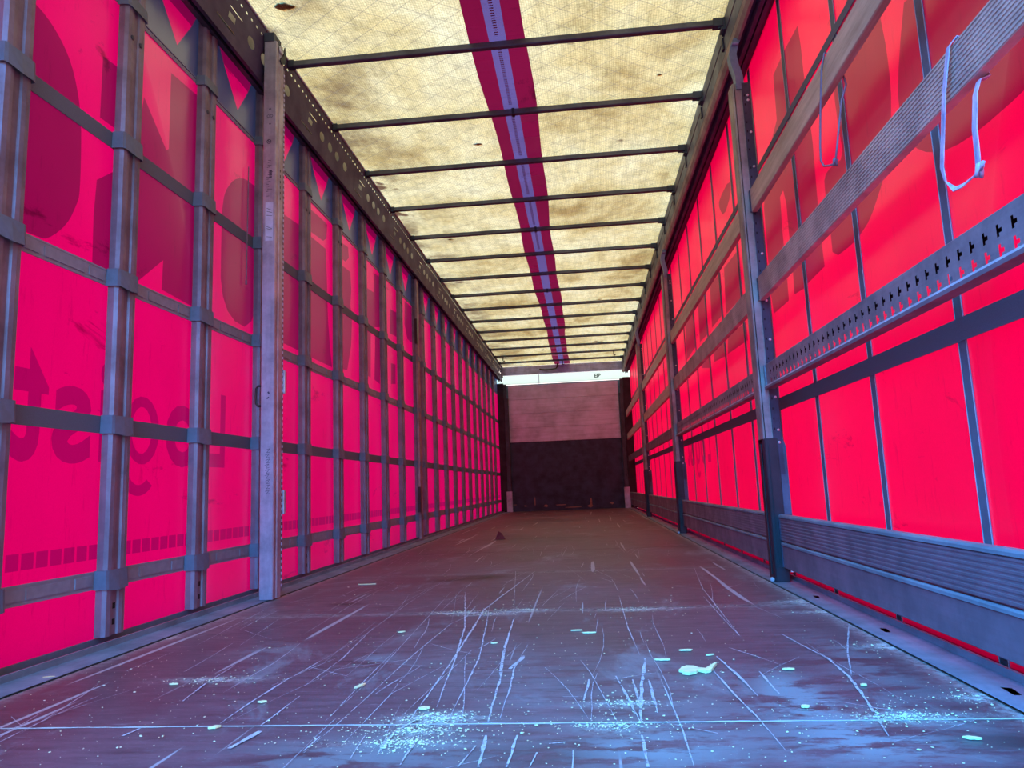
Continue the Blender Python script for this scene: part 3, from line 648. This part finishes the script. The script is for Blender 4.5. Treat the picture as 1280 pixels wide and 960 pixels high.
# ============================================================ left pillar (galvanised, freestanding)
def left_pillar():
    t = thing('side_pillar', 'tall galvanised steel side pillar standing free on the left edge of the deck', 'pillar', (-1.097, 3.135, 0))
    X0, X1 = -.036, .028; H = 2.655
    m = MB()
    m.ext([(X0, .005), (X0 + .004, 0), (X1 - .004, 0), (X1, .004), (X1, .020), (X1 - .005, .024), (X1 - .005, .040), (X1, .044), (X1, .082), (X1 - .004, .085), (X0, .085)], 'z', .006, H)
    m.ext([(X0 - .012, .03), (X0, .03), (X0, .085), (X0 - .012, .085)], 'z', .3, H - .05)
    m.build('channel', GALV, t)
    e = MB(); e.box(X1 - .006, X1 - .002, .0855, .104, .03, H - .10)
    e.build('edge_strip', ALU, t)
    h = MB(); z = .05
    while z < H - .12:
        h.box(X1 - .0018, X1 + .0002, .090, .099, z, z + .012); z += .026
    h.build('slot_row', LABELM, t)
    c = MB(); c.box(X0 + .002, X1 - .012, -.003, .08, H, H + .045); c.build('top_hook', DARKST, t)
    c = MB(); c.tube([(X1 + .001, .05, H - .02), (X1 + .006, .05, H - .02)], [.021, .019], 14); c.build('top_roller', ZINC, t)
    c = MB(); c.ext([(.035, H - .08), (.05, H - .095), (.09, H - .07), (.10, H - .02), (.09, H + .02), (.07, H - .04), (.05, H - .06)], 'x', X1, X1 + .006); c.build('top_guard', BLACKST, t)
    # black pull handle on the outer side
    p = [(X0, .03, .955), (X0 - .020, .02, .957), (X0 - .030, .02, .945), (X0 - .031, .02, .91), (X0 - .030, .02, .875), (X0 - .020, .02, .863), (X0, .03, .865)]
    MB().tube(p, .0055, 10).build('pull_handle', BLACK, t, smooth=True)
    for z in (.985, .425):
        MB().box(X1 - .010, X1 + .004, .106, .125, z - .055, z + .055).build('latch_plate', ZINC, t, .002)
        q = MB().box(X1 - .004, X1 + .002, .125, .134, z - .045, z + .05); q.build('latch_bolt', DARKST, t)
    # stamps and handwriting on the face towards the opening
    k = MB(); yf = -.0006
    def st(pts, w=.0011):
        for (a, b), (c_, d) in zip(pts, pts[1:]):
            v = Vector((c_ - a, 0, d - b)); n = Vector((-v.z, 0, v.x)).normalized() * w
            k.quad([(a + n.x, yf, b + n.z), (a - n.x, yf, b - n.z), (c_ - n.x, yf, d - n.z), (c_ + n.x, yf, d + n.z)])
    ring = lambda cx, cz, r, n=12: [(cx + r * math.cos(2 * PI * i / n), cz + r * math.sin(2 * PI * i / n)) for i in range(n + 1)]
    st(ring(-.002, 2.30, .0045), .0014)
    st(ring(-.010, 2.265, .0065)); st(ring(.005, 2.265, .0065))
    st(ring(-.002, 2.225, .003), .0016)
    st(ring(-.006, 2.135, .010), .0018); st([(-.012, 2.142), (0, 2.128)], .002)
    for i in range(16):
        a = -.018 + .010 * random.random(); z = 2.04 - .012 * i
        st([(a, z), (a + .008 + .02 * random.random(), z - .004 + .006 * random.random())], .0012)
    for i in range(4): st([(-.004, 1.985 - .01 * i), (.010, 1.985 - .01 * i)], .0035)
    for i in range(9):
        z = .66 - .023 * i; a = -.014 + .006 * random.random()
        st([(a, z), (a + .02, z + .006), (a + .006, z - .012), (a + .022, z - .010)], .0009)
    st([(.0, .925), (.004, .915)], .004); st([(.004, .90), (-.006, .893)], .003)
    k.build('markings', INK, t)
    s_ = MB().box(-.021, .017, -.0012, -.0002, 1.64, 1.83); s_.build('sticker', LABELM, t)
    k = MB(); yf = -.0016
    for i, z in enumerate((1.80, 1.785, 1.765, 1.71, 1.70, 1.66)): st([(-.014, z), (.012, z - .012 + .004 * (i % 3))], .0012)
    k.build('sticker_strokes', INK, t)
    m = MB()
    for i in range(6): m.box(X1, X1 + .0012, .050, .054, 1.86 + .028 * i, 1.872 + .028 * i)
    m.build('side_holes', HOLE, t)
left_pillar()

def left_clamped_pillar(y, label):
    t = thing('side_pillar', label, 'pillar', (-1.195, y, 0), None)
    MB().ext([(-.009, -.04), (.010, -.04), (.014, -.030), (.010, -.02), (.010, .02), (.014, .03), (.010, .04), (-.009, .04)], 'z', .02, 2.46).build('channel', metal('grey brown pillar', (.30, .28, .31), .4, .4, grain=(1, 1, .05)), t)
    for z0, z1 in ((1.825, 2.065), (.26, .49)):
        MB().box(-.009, .016, -.075, -.042, z0, z1).build('locking_slot', BLACK, t, .003)
    for z in BELT_Z: MB().box(.0142, .018, -.046, .046, z - .02, z + .02).build('pillar_band', LOOPM, t)
left_clamped_pillar(6.62, 'second left side pillar, grey with two black locking slots, over a curtain pole')

# a thin cord hanging down the left curtain beside the big pillar
m = MB(); m.tube([(-1.237, 3.205, 2.05), (-1.236, 3.20, 1.85), (-1.236, 3.197, 1.66), (-1.237, 3.195, 1.47)], .0028, 8)
m.tube([(-1.237, 3.195, 1.475), (-1.237, 3.195, 1.455)], .0045, 8)
tag(m.build('curtain_string', CORDM), 'thin grey cord hanging down the left curtain beside the big steel pillar', 'string')

# ============================================================ right curtain
wr = tag(bpy.data.objects.new('wall_right', None), kind='structure'); C.objects.link(wr)
loops = [([[(max(.02, min(13.5, y)), max(.1, min(2.5, z))) for y, z in (rounded(p, 1) if k in (0, 1, 3) else p)]], 1) for k, p in enumerate(RIGHT_PRINTS)]
loops += [([[(8.62 - y, z) for y, z in p] for p in polys], 2) for polys, _ in LOGO]      # the same word printed on this side
sh = sheet([(Y0, -.10), (Y1, -.10), (Y1, 2.57), (Y0, 2.57)], loops, lambda y, z: (1.27, y, z))
sh.build('curtain_sheet', [RED, PRINT, PRINT_S], wr)
for z, h in ((.795, .029), (1.985, .017)):
    MB().box(1.2635, 1.2665, Y0, Y1, z - h, z + h).build('horizontal_belt', BELT, wr)
y = 1.868 - .57 * 3
k = 0
while y < 13.4:
    m = MB().box(1.2668, 1.2692, y - .020, y + .020, -.09, 2.54)
    for e in (-.020, .0175): m.box(1.2660, 1.2668, y + e, y + e + .0025, -.09, 2.54, 1)
    if y > 0: m.build('vertical_belt', [BELTD, STITCH], wr)
    y += .571
# unseen chassis side raves, added to shade the foot of each curtain
for s_, x_, n_ in ((1, 1.285, 'trim_5'), (-1, -1.292, 'trim_6')):
    m = MB().ext([(x_, -.22), (x_ + .03 * s_, -.22), (x_ + .03 * s_, .02 if s_ > 0 else .0), (x_, .02 if s_ > 0 else .0)], 'y', Y0, Y1)
    if s_ > 0: m.box(1.203, 1.268, Y0, Y1, -.09, -.07, 1); m.box(1.2035, 1.206, Y0, Y1, -.09, .018, 1)  # dark plates added to shut out light from below the gap
    tag(m.build(n_, [RAVE, HOLE]), kind='structure')
# ============================================================ right pillars
def make_right_pillar():
    t = thing('side_pillar', 'pillar', 'pillar')
    m = MB()
    m.ext([(1.108, -.048), (1.114, -.052), (1.114, -.020), (1.119, -.016), (1.119, .016), (1.114, .02), (1.114, .05), (1.108, .046), (1.104, .030), (1.104, -.032)], 'z', .50, 2.30)
    m.ext([(1.119, -.046), (1.150, -.046), (1.150, .046), (1.119, .046)], 'z', .50, 2.30)
    m.build('channel', metal('weathered pillar channel', (.36, .35, .37), .4, .45, grain=(1, 1, .05)), t)
    s = MB(); s.box(1.150, 1.186, -.0525, -.0465, .46, 2.30); s.box(1.150, 1.186, -.0465, -.042, .46, 2.30); s.build('drilled_strip', DARKST, t)
    hs = MB(); z = .52
    while z < 2.26:
        hs.box(1.156, 1.161, -.0532, -.0526, z, z + .010); z += .045
    hs.build('strip_holes', HOLE, t)
    for z in (.60, .655, .80, .87, 1.06, 1.24, 1.46, 1.68, 1.88, 2.05, 2.21, 2.235):
        MB().tube([(1.173, -.0526, z), (1.173, -.056, z), (1.173, -.058, z)], [.006, .006, .003], 8).build('rivet', ZINC, t)
    # bent arm hooked into the roof rail
    a = MB(); P = [(1.135, -.03, 2.27), (1.132, -.03, 2.34), (1.118, -.03, 2.40), (1.112, -.03, 2.45), (1.128, -.03, 2.505), (1.142, -.03, 2.53)]
    a.ribbon(P, (0, .024, 0), .016); a.ribbon([(p[0] + .016, p[1] - .02, p[2]) for p in P], (.012, 0, 0), .004)
    a.tube([(1.12, -.058, 2.50), (1.15, -.058, 2.50)], .010, 10)
    a.build('hook_arm', ARMM, t)
    # black post foot
    f = MB()
    f.ext([(1.104, -.040), (1.110, -.056), (1.164, -.056), (1.168, -.050), (1.168, .040), (1.104, .040)], 'z', .005, .62)
    f.ext([(1.100, -.02), (1.104, -.02), (1.104, .02), (1.100, .02)], 'z', .03, .60)
    f.ext([(1.122, -.060), (1.127, -.060), (1.127, -.056), (1.122, -.056)], 'z', .06, .60)
    f.build('foot_post', BLACKST, t, .002)
    wdg = MB(); wdg.ext([(1.168, .28), (1.200, .28), (1.200, .58), (1.192, .61), (1.168, .63)], 'y', -.05, -.035); wdg.build('gusset_plate', metal('blue gusset', (.07, .13, .20), .5, .3, grain=(1, 1, 1)), t)
    MB().tube([(1.178, -.055, .045), (1.178, -.055, .075)], [.012, .008], 8).build('foot_bolt', ZINC, t)
    MB().box(1.087, 1.104, -.045, -.02, .006, .022).build('foot_wedge', ZINC, t, .004)
    return t
rp0 = make_right_pillar(); remember(rp0)
for k, y in enumerate(PILL_R[:3]):
    o = rp0 if k == 0 else copy_tree(rp0)
    o.location = (0, y, 0)
    tag(o, ['nearest right side pillar with black foot, riveted strip and bent hook arm',
            'middle of the three pillars on the right side',
            'farthest of the three right side pillars, dark, close to the front wall'][k], None, 'pillars along the right side')

# ============================================================ side boards between the right pillars
BAYS = [(.15, 3.265), (3.40, 6.405), (6.54, 9.685), (9.82, 13.40)]
BN = ['before the nearest pillar', 'between the nearest and middle pillars', 'between the middle and farthest pillars', 'beyond the farthest pillar']
def board(name, y0, y1, z0, z1, mats, x=1.142, th=.026, ribs=9, rib=.0022, top_round=False, label='', cat='side board', group=None):
    t = thing(name, label, cat, (x, (y0 + y1) / 2, z0), group)
    L_ = (y1 - y0) / 2; H = z1 - z0
    pr = [(0, 0)]
    for i in range(ribs):
        a = H * (i + .15) / ribs; b = H * (i + .75) / ribs
        pr += [(0, a), (-rib, a + .001), (-rib, b - .001), (0, b)]
    pr += [(0, H - .004), (.004, H), (th - .004, H), (th, H - .004), (th, .003), (th - .003, 0)]
    if ribs == 0: pr = [(0, .003), (0, H - .003), (.003, H), (th - .003, H), (th, H - .003), (th, .003), (th - .003, 0), (.003, 0)]
    m = MB().ext(pr, 'y', -L_, L_); m.build('board_panel', mats, t)
    for s in (-1, 1):
        e = MB().box(-.004, th + .002, min(s * (L_ - .0), s * (L_ + .012)), max(s * (L_ - .0), s * (L_ + .012)), .004, H - .004)
        e.build('end_cap', DARKST, t)
    if top_round:
        MB().ext([(-.004, H), (-.004, H + .008), (.0, H + .013), (th, H + .013), (th + .003, H + .008), (th + .003, H)], 'y', -L_, L_).build('top_edge', RAVE, t)
    return t
def perforated(y0, y1, z0, z1, label, group):
    x = 1.140; t = thing('perforated_side_board', label, 'side board', (x, (y0 + y1) / 2, z0), group)
    L_ = (y1 - y0) / 2; H = z1 - z0; lo = []
    def tee(cy, cz, s=1):
        p = [(-.006, -.012), (.002, -.012), (.002, -.005), (.012, -.005), (.012, .004), (.002, .004), (.002, .013), (-.006, .013)]
        return [(cy - a * s, cz + b * s) for a, b in p]
    y = -L_ + .04; i = 0
    while y < L_ - .04:
        lo.append(([tee(y, H * .62)], None)); lo.append(([tee(y, H * .22)], None)); y += .05; i += 1
    m = sheet([(-L_, .004), (L_, .006), (L_, H), (-L_, H)], lo, lambda a, b: (0, a, b))
    m.v = list(m.v)
    m.ext([(0, H), (.004, H + .003), (.028, H + .003), (.028, H - .002), (.004, H - .002)], 'y', -L_, L_)
    m.build('perforated_face', STEEL, t)
    b = MB().box(.020, .024, -L_, L_, H * .48, H); b.build('upper_backing', HOLE, t)
    f = MB(); f.ext([(-.010, 0), (-.010, .006), (-.007, .006), (-.007, .003), (.028, .003), (.028, 0)], 'y', -L_, L_)
    f.build('lower_ledge', CHIP, t)
    f = MB(); f.ext([(-.012, -.010), (-.012, 0), (.028, 0), (.028, -.010)], 'y', -L_, L_); f.build('lower_edge', LOWALU, t)
    for s in (-1, 1): MB().box(-.006, .028, min(s * L_, s * (L_ + .012)), max(s * L_, s * (L_ + .012)), 0, H).build('end_cap', STEEL, t)
for k, (a, b) in enumerate(BAYS):
    board('wooden_side_board', a, b, 1.655, 1.765, WOOD, ribs=0, label='weathered wooden side board, topmost on the right, %s' % BN[k], group='wooden top boards on the right')
    if k < 2: board('ribbed_side_board', a, b, 1.238, 1.348, RIBALU, ribs=11, label='ribbed grey aluminium side board on the right, %s' % BN[k], group='ribbed middle boards on the right')
    else: board('plain_side_board', a, b, 1.238, 1.348, WOOD, ribs=0, label='brown grey side board, second from the top, %s' % BN[k], group='ribbed middle boards on the right')
    if k < 2: perforated(a, b, .845, .945, 'perforated steel side board with slots, on the right, %s' % BN[k], 'perforated boards on the right')
    else: board('plain_side_board', a, b, .845, .945, LOWALU, ribs=4, label='dark side board, third from the top, %s' % BN[k], group='perforated boards on the right')
    board('lower_side_board', a, b, .178, .276, LOWALU, ribs=8, rib=.0016, top_round=True, label='dark ribbed upper kick board on the right, %s' % BN[k], group='kick boards on the right')
    board('lower_side_board', a, b, .064, .160, LOWALU, ribs=0, top_round=True, label='dark smooth bottom kick board on the right, %s' % BN[k], group='kick boards on the right')

# straps hanging over the boards
m = MB()
zs = []
pts = [(1.174, 1.520, 1.31), (1.170, 1.512, 1.354), (1.146, 1.505, 1.358), (1.131, 1.508, 1.340), (1.124, 1.535, 1.25), (1.122, 1.555, 1.17), (1.121, 1.575, 1.10), (1.121, 1.568, 1.065), (1.122, 1.538, 1.035), (1.123, 1.505, 1.030), (1.125, 1.468, 1.033), (1.126, 1.452, 1.038)]
m.ribbon(pts, [(0, .0075, .0)] * 5 + [(0, .0072, .001)] + [(0, .0065, .002), (0, .004, .005), (.004, 0, .005), (.004, 0, .005), (.004, 0, .004), (.003, 0, .003)], .0022)
m.ribbon([(1.150, 1.452, 1.228), (1.140, 1.452, 1.20), (1.132, 1.456, 1.13), (1.128, 1.452, 1.07), (1.126, 1.452, 1.038)], (0, .0085, 0), .0022)
m.ribbon([(1.174, 1.520, 1.31), (1.175, 1.48, 1.27), (1.172, 1.455, 1.236), (1.150, 1.452, 1.227)], (0, .008, 0), .0022)
st = m.build('webbing_strap', STRAPM)
tag(st, 'lilac webbing strap looped over the ribbed board at the right, knotted at its bottom', 'strap')
m = MB()
for a in range(3):
    q = [(1.126 + .008 * math.cos(t_ + a), 1.448 + .010 * math.sin(t_ * 1.3 + a), 1.036 + .010 * math.cos(t_ * 1.7 + a)) for t_ in [i * .5 for i in range(13)]]
    m.tube(q, .0035, 8)
m.tube([(1.126, 1.445, 1.036), (1.122, 1.425, 1.044)], .004, 8)
m.build('knot', STRAPM, st, smooth=True)
m = MB()
m.tube([(1.174, 2.20, 1.70), (1.172, 2.205, 1.768), (1.140, 2.21, 1.772), (1.131, 2.225, 1.72), (1.128, 2.262, 1.60), (1.127, 2.292, 1.50), (1.127, 2.300, 1.455), (1.128, 2.28, 1.427), (1.129, 2.235, 1.408), (1.130, 2.195, 1.397)], .0032, 8)
m.tube([(1.130, 2.190, 1.397), (1.133, 2.170, 1.44), (1.155, 2.155, 1.58), (1.174, 2.155, 1.63), (1.174, 2.17, 1.67), (1.174, 2.20, 1.70)], .0032, 8)
st = m.build('string_loop', CORDM, smooth=True)
tag(st, 'thin grey string loop hanging over the wooden top board on the right, knotted below', 'string')
m = MB()
for a in range(3):
    q = [(1.130 + .007 * math.cos(t_ + a), 2.188 + .009 * math.sin(t_ * 1.3 + a), 1.398 + .008 * math.cos(t_ * 1.7 + a)) for t_ in [i * .5 for i in range(13)]]
    m.tube(q, .0032, 8)
m.build('knot', CORDM, st, smooth=True)

# ============================================================ front wall
F = Y1
wf = tag(bpy.data.objects.new('wall_front', None), kind='structure'); C.objects.link(wf)
MB().box(-1.26, 1.265, F + .06, F + .09, -.1, 2.395).build('added_back_plate', RAVE, wf)  # unseen plate added to stop light leaking in around the panels
m = MB(); z = 1.292; 
for h in (.27, .27, .27, .27):
    m.box(-1.045, 1.035, F, F + .03, z, z + h - .004); z += h
m.build('timber_panel', PANELW, wf)
MB().box(-1.07, 1.07, F + .012, F + .045, 0, 1.29).build('lower_plate', metal('dark navy front plate', (.030, .032, .085), .5, .1, grain=(.05, 1, 1)), wf)
m = MB()
for x, z, w, h in ((-.62, .17, .02, .20), (-.42, .09, .10, .05), (.42, .12, .05, .18), (.40, .06, .12, .06), (-.80, .10, .07, .03), (.80, .10, .08, .05), (-.15, .10, .25, .02), (.1, .05, .35, .02), (-1.0, .13, .08, .015)):
    n = 9; p = [(x + w / 2 * math.cos(2 * PI * i / n) * random.uniform(.6, 1.1), z + h / 2 * math.sin(2 * PI * i / n) * random.uniform(.6, 1.1)) for i in range(n)]
    m.v += [(a, F + .0112, b) for a, b in p]; m.f.append(tuple(range(len(m.v) - n, len(m.v)))); m.m.append(0)
m.build('scraped_rust', plain('rust brown scrape', (.30, .14, .12), .8), wf)
for s in (-1, 1):
    m = MB(); o_ = 1.2685 if s > 0 else 1.2485; m.box(min(s * 1.13, s * o_), max(s * 1.13, s * o_), F - .06, F + .03, 0, 2.42); m.build('corner_post', metal('near black corner', (.02, .018, .035), .6, .2), wf)
    m = MB(); m.ext([(s * 1.045, F - .05), (s * 1.055, F - .06), (s * 1.12, F - .06), (s * 1.13, F - .05), (s * 1.13, F), (s * 1.045, F)], 'z', .38, 2.13); m.build('front_post', POSTM, wf)
    m = MB(); m.box(min(s * 1.072, s * 1.13), max(s * 1.072, s * 1.13), F - .05, F, 2.13, 2.40); m.build('post_head', POSTM, wf)
    m = MB(); m.box(min(s * 1.035, s * 1.14), max(s * 1.035, s * 1.14), F - .07, F, 0, .38); m.build('post_sleeve', GALV, wf, .004)
m = MB(); m.box(-1.255, 1.255, F + .01, F + .02, 2.40, 2.57); m.build('light_strip', LITP, wf)
MB().box(-.45, -.44, F + .006, F + .01, 2.385, 2.57).build('strip_joint', BEAM, wf)
m = MB()
m.box(-1.17, 1.16, F - .04, F + .02, 2.575, 2.735); m.box(-1.17, 1.16, F - .055, F - .04, 2.575, 2.60); m.box(-1.17, 1.16, F - .048, F - .04, 2.70, 2.735)
m.build('front_beam', BEAM, wf)
for s in (-1, 1):
    m = MB(); m.box(min(s * 1.13, s * 1.24), max(s * 1.13, s * 1.24), F - .12, F + .0, 2.53, 2.60); m.build('corner_bracket', metal('rusty corner bracket', (.30, .20, .18), .6, .2, grain=(1, 1, 1)), wf, .006)
# small dark lettering on the pale strip
def flat_text(s, x, y, z, h, mat, parent, name):
    cu = bpy.data.curves.new(name, 'FONT'); cu.body = s; cu.size = h / .7; cu.align_x = 'CENTER'; cu.offset = .004
    o = bpy.data.objects.new(name, cu); C.objects.link(o)
    dg = bpy.context.evaluated_depsgraph_get(); me = bpy.data.meshes.new_from_object(o.evaluated_get(dg)); bpy.data.objects.remove(o)
    me.materials.clear(); me.materials.append(mat); q = bpy.data.objects.new(name, me); C.objects.link(q)
    q.location = (x, y, z); q.rotation_euler = (PI / 2, 0, 0); q.parent = parent
flat_text('EIB', .665, F + .008, 2.455, .07, plain('grey lettering', (.10, .22, .22), .7), wf, 'strip_lettering')

# loose cable end hanging from the beam, small hooks on the last bows
m = MB(); m.tube([(-.07, F - .30, 2.71), (-.075, F - .28, 2.66), (-.10, F - .20, 2.635), (-.20, F - .14, 2.63), (-.32, F - .10, 2.635), (-.42, F - .08, 2.655)], .014, 8)
tag(m.build('hanging_cable', BLACK, smooth=True), 'short black cable drooping under the roof stripe in front of the grey front beam', 'cable')
for x, lb in ((-.98, 'small black hook hanging from the far roof bows at the left'), (.93, 'small black hook hanging from the far roof bows at the right'), (.035, 'small black hook hanging beside the roof stripe at the far end')):
    m = MB(); y = 2.75 + .683 * 14 if x != .035 else 2.75 + .683 * 15
    m.tube([(x, y, 2.70), (x, y, 2.64), (x + .015, y, 2.625), (x + .03, y, 2.64)], .008, 8)
    tag(m.build('bow_hook', BLACK), lb, 'hook')

# ============================================================ dark leaves on top of the roof
for k, (x, y, r) in enumerate(((.30, 6.25, .045), (-.28, 4.55, .035), (-.80, 6.35, .03), (-.98, 3.02, .05), (.62, 8.9, .04), (.86, 3.9, .02))):
    m = MB(); n = 11
    for z in (2.7472, 2.750):
        m.v += [(x + r * math.cos(2 * PI * i / n + k) * random.uniform(.45, 1.1), y + r * .6 * math.sin(2 * PI * i / n + k) * random.uniform(.45, 1.1), z) for i in range(n)]
    m.f = [tuple(range(n)), tuple(range(n, 2 * n))] + [(i, (i + 1) % n, n + (i + 1) % n, n + i) for i in range(n)]; m.m = [0] * len(m.f)
    tag(m.build('dead_leaf', plain('leaf brown', (.10, .05, .03), .8)), ['dead leaf showing dark through the roof just right of the maroon stripe', 'dead leaf showing through the roof left of the stripe, beyond the third bow',
        'small dark leaf on the left half of the roof, sixth bow gap', 'dark leaf by the left rail at the top edge of the photo', 'leaf on the right half of the roof, far half', 'tiny dark leaf on the roof close to the right rail'][k], 'leaf', 'leaves lying on the roof')

# ============================================================ litter on the deck
m = MB(); m.v = [(-.045, -.03, 0), (.045, -.02, 0), (.03, .035, 0), (-.03, .03, 0), (-.018, .0, .07), (.012, .01, .05)]
m.f = [(0, 1, 2, 3), (0, 1, 5, 4), (1, 2, 5), (2, 3, 4, 5), (3, 0, 4)]; m.m = [0] * 5
o = m.build('red_scrap', plain('dark maroon scrap', (.10, .004, .02), .7)); o.location = (-.453, 6.5, .001)
tag(o, 'small dark maroon triangular scrap standing on the deck far down the middle', 'scrap')

def chip(x, y, ln, wd, ang, label):
    m = MB(); n = 7; top = []
    for i in range(n + 1):
        u = -1 + 2 * i / n; w = wd * (1 - abs(u) ** 2.5) * random.uniform(.6, 1.1) + .0008
        top.append((u * ln, w, -w * random.uniform(.6, 1)))
    ca, sa = math.cos(ang), math.sin(ang)
    for z in (.0035, .0065):
        for u, a, b in top:
            for v in (a, b): m.v.append((u * ca - v * sa, u * sa + v * ca, z))
    q = 2 * (n + 1)
    for i in range(n):
        a = 2 * i; m.f += [(a, a + 2, a + 3, a + 1), (q + a, q + a + 1, q + a + 3, q + a + 2), (a, a + 2, q + a + 2, q + a), (a + 1, a + 3, q + a + 3, q + a + 1)]
    m.m = [0] * len(m.f)
    o = m.build('wood_splinter', CHIPW); o.location = (x, y, -.0028 + .0012)
    tag(o, label, 'splinter', 'pale wood splinters on the deck')
CL = ['thin white splinter far left on the deck, level with the big pillar', 'short pale splinter on the middle of the deck, right of the long scrapes', 'pale splinter right of centre, upper of a pair', 'pale flat splinter right of centre, lower of a pair',
      'tiny pale splinter just behind the big forked splinter', 'small splinter left of centre beyond the long scrapes', 'tiny splinter at the centre among the scrapes', 'slanting splinter on the left half of the deck', 'pale flake at the top of the big dust heap left of centre',
      'small flake on the dusty second panel seam', 'pale flake right of the forked splinter', 'small yellow flake near the right deck edge', 'flake low at the right bottom corner of the photo', 'flake left of the right hand dust heap', 'tiny flake beside the tip of the forked splinter',
      'yellowish flake on the left of the deck below the second pole', 'small flake on the left half of the deck before the near seam', 'pale flake close to the left rave', 'pale flake lying on the near seam at the left']
SZ = [(.045, .004), (.02, .005), (.018, .008), (.02, .007), (.008, .005), (.012, .005), (.010, .005), (.02, .005), (.012, .008), (.018, .003), (.014, .007), (.008, .007), (.014, .006), (.009, .007), (.012, .004), (.011, .004), (.010, .005), (.016, .006), (.012, .007)]
AN = [0, 0, .1, -.1, 0, .4, .2, 1.2, .3, 0, 0, .6, -.3, .3, .4, .1, .2, .2, .5]
for (x, y), (a, b), an, lb in zip(CHIPS, SZ, AN, CL): chip(x, y, a, b, an, lb)
# the big forked splinter: a torn head and a long arm
m = MB()
hd = [(-.034, -.006), (-.022, .022), (-.010, .034), (.006, .030), (.016, .012), (.030, .006), (.062, .060), (.066, .058), (.040, -.012), (.026, -.022), (.012, -.006), (.004, -.024), (-.014, -.036), (-.028, -.028), (-.022, -.014)]
n = len(hd)
for z in (.0, .006): m.v += [(a, b, z) for a, b in hd]
m.f = [tuple(range(n - 1, -1, -1)), tuple(range(n, 2 * n))] + [(i, (i + 1) % n, n + (i + 1) % n, n + i) for i in range(n)]; m.m = [0] * len(m.f)
o = m.build('wood_splinter', CHIPW); o.location = (.545, 1.825, .0015)
tag(o, 'largest pale splinter on the deck, a torn head with one long arm', 'splinter', 'pale wood splinters on the deck')

m = MB()
def crumb(x, y, s):
    if abs(x) > 1.07: return
    a = random.uniform(0, PI); e = random.uniform(.35, 1)
    c, d = math.cos(a), math.sin(a); q = [(-s, -s * e), (s * random.uniform(.6, 1), -s * e * .7), (s * .8, s * e), (-s * .7, s * e * .8)]
    b = len(m.v)
    for z in (.0026, .0026 + s * .5): m.v += [(x + u * c - v * d, y + u * d + v * c, z) for u, v in q]
    m.f += [(b + 4, b + 5, b + 6, b + 7)] + [(b + i, b + (i + 1) % 4, b + 4 + (i + 1) % 4, b + 4 + i) for i in range(4)]; m.m += [0] * 5
WT = [5, 4, 5, 4, 2.2, 6, 2.5, 1.3, .8, 2, 1.6, 1.6, 2, .8, 1.4, .8, 1, .5]
for (x, y), w_ in zip(DUST, WT):
    for i in range(int(80 * w_)):
        r = random.gauss(0, 1)
        crumb(x + random.gauss(0, .045) * random.choice((.6, 1, 2.2)), y + random.gauss(0, .018) * random.choice((.4, 1, 2.2)), abs(random.gauss(0, .0009)) + .0004)
for i in range(1300):
    y = 1.15 + random.expovariate(1.1); 
    if y < 6: crumb(random.uniform(-1.05, 1.05), y, abs(random.gauss(0, .0008)) + .0005)
o = m.build('sawdust_crumbs', DUSTM); tag(o, 'pale sawdust crumbs strewn and heaped along the seams of the dark deck', 'sawdust', None, 'stuff')
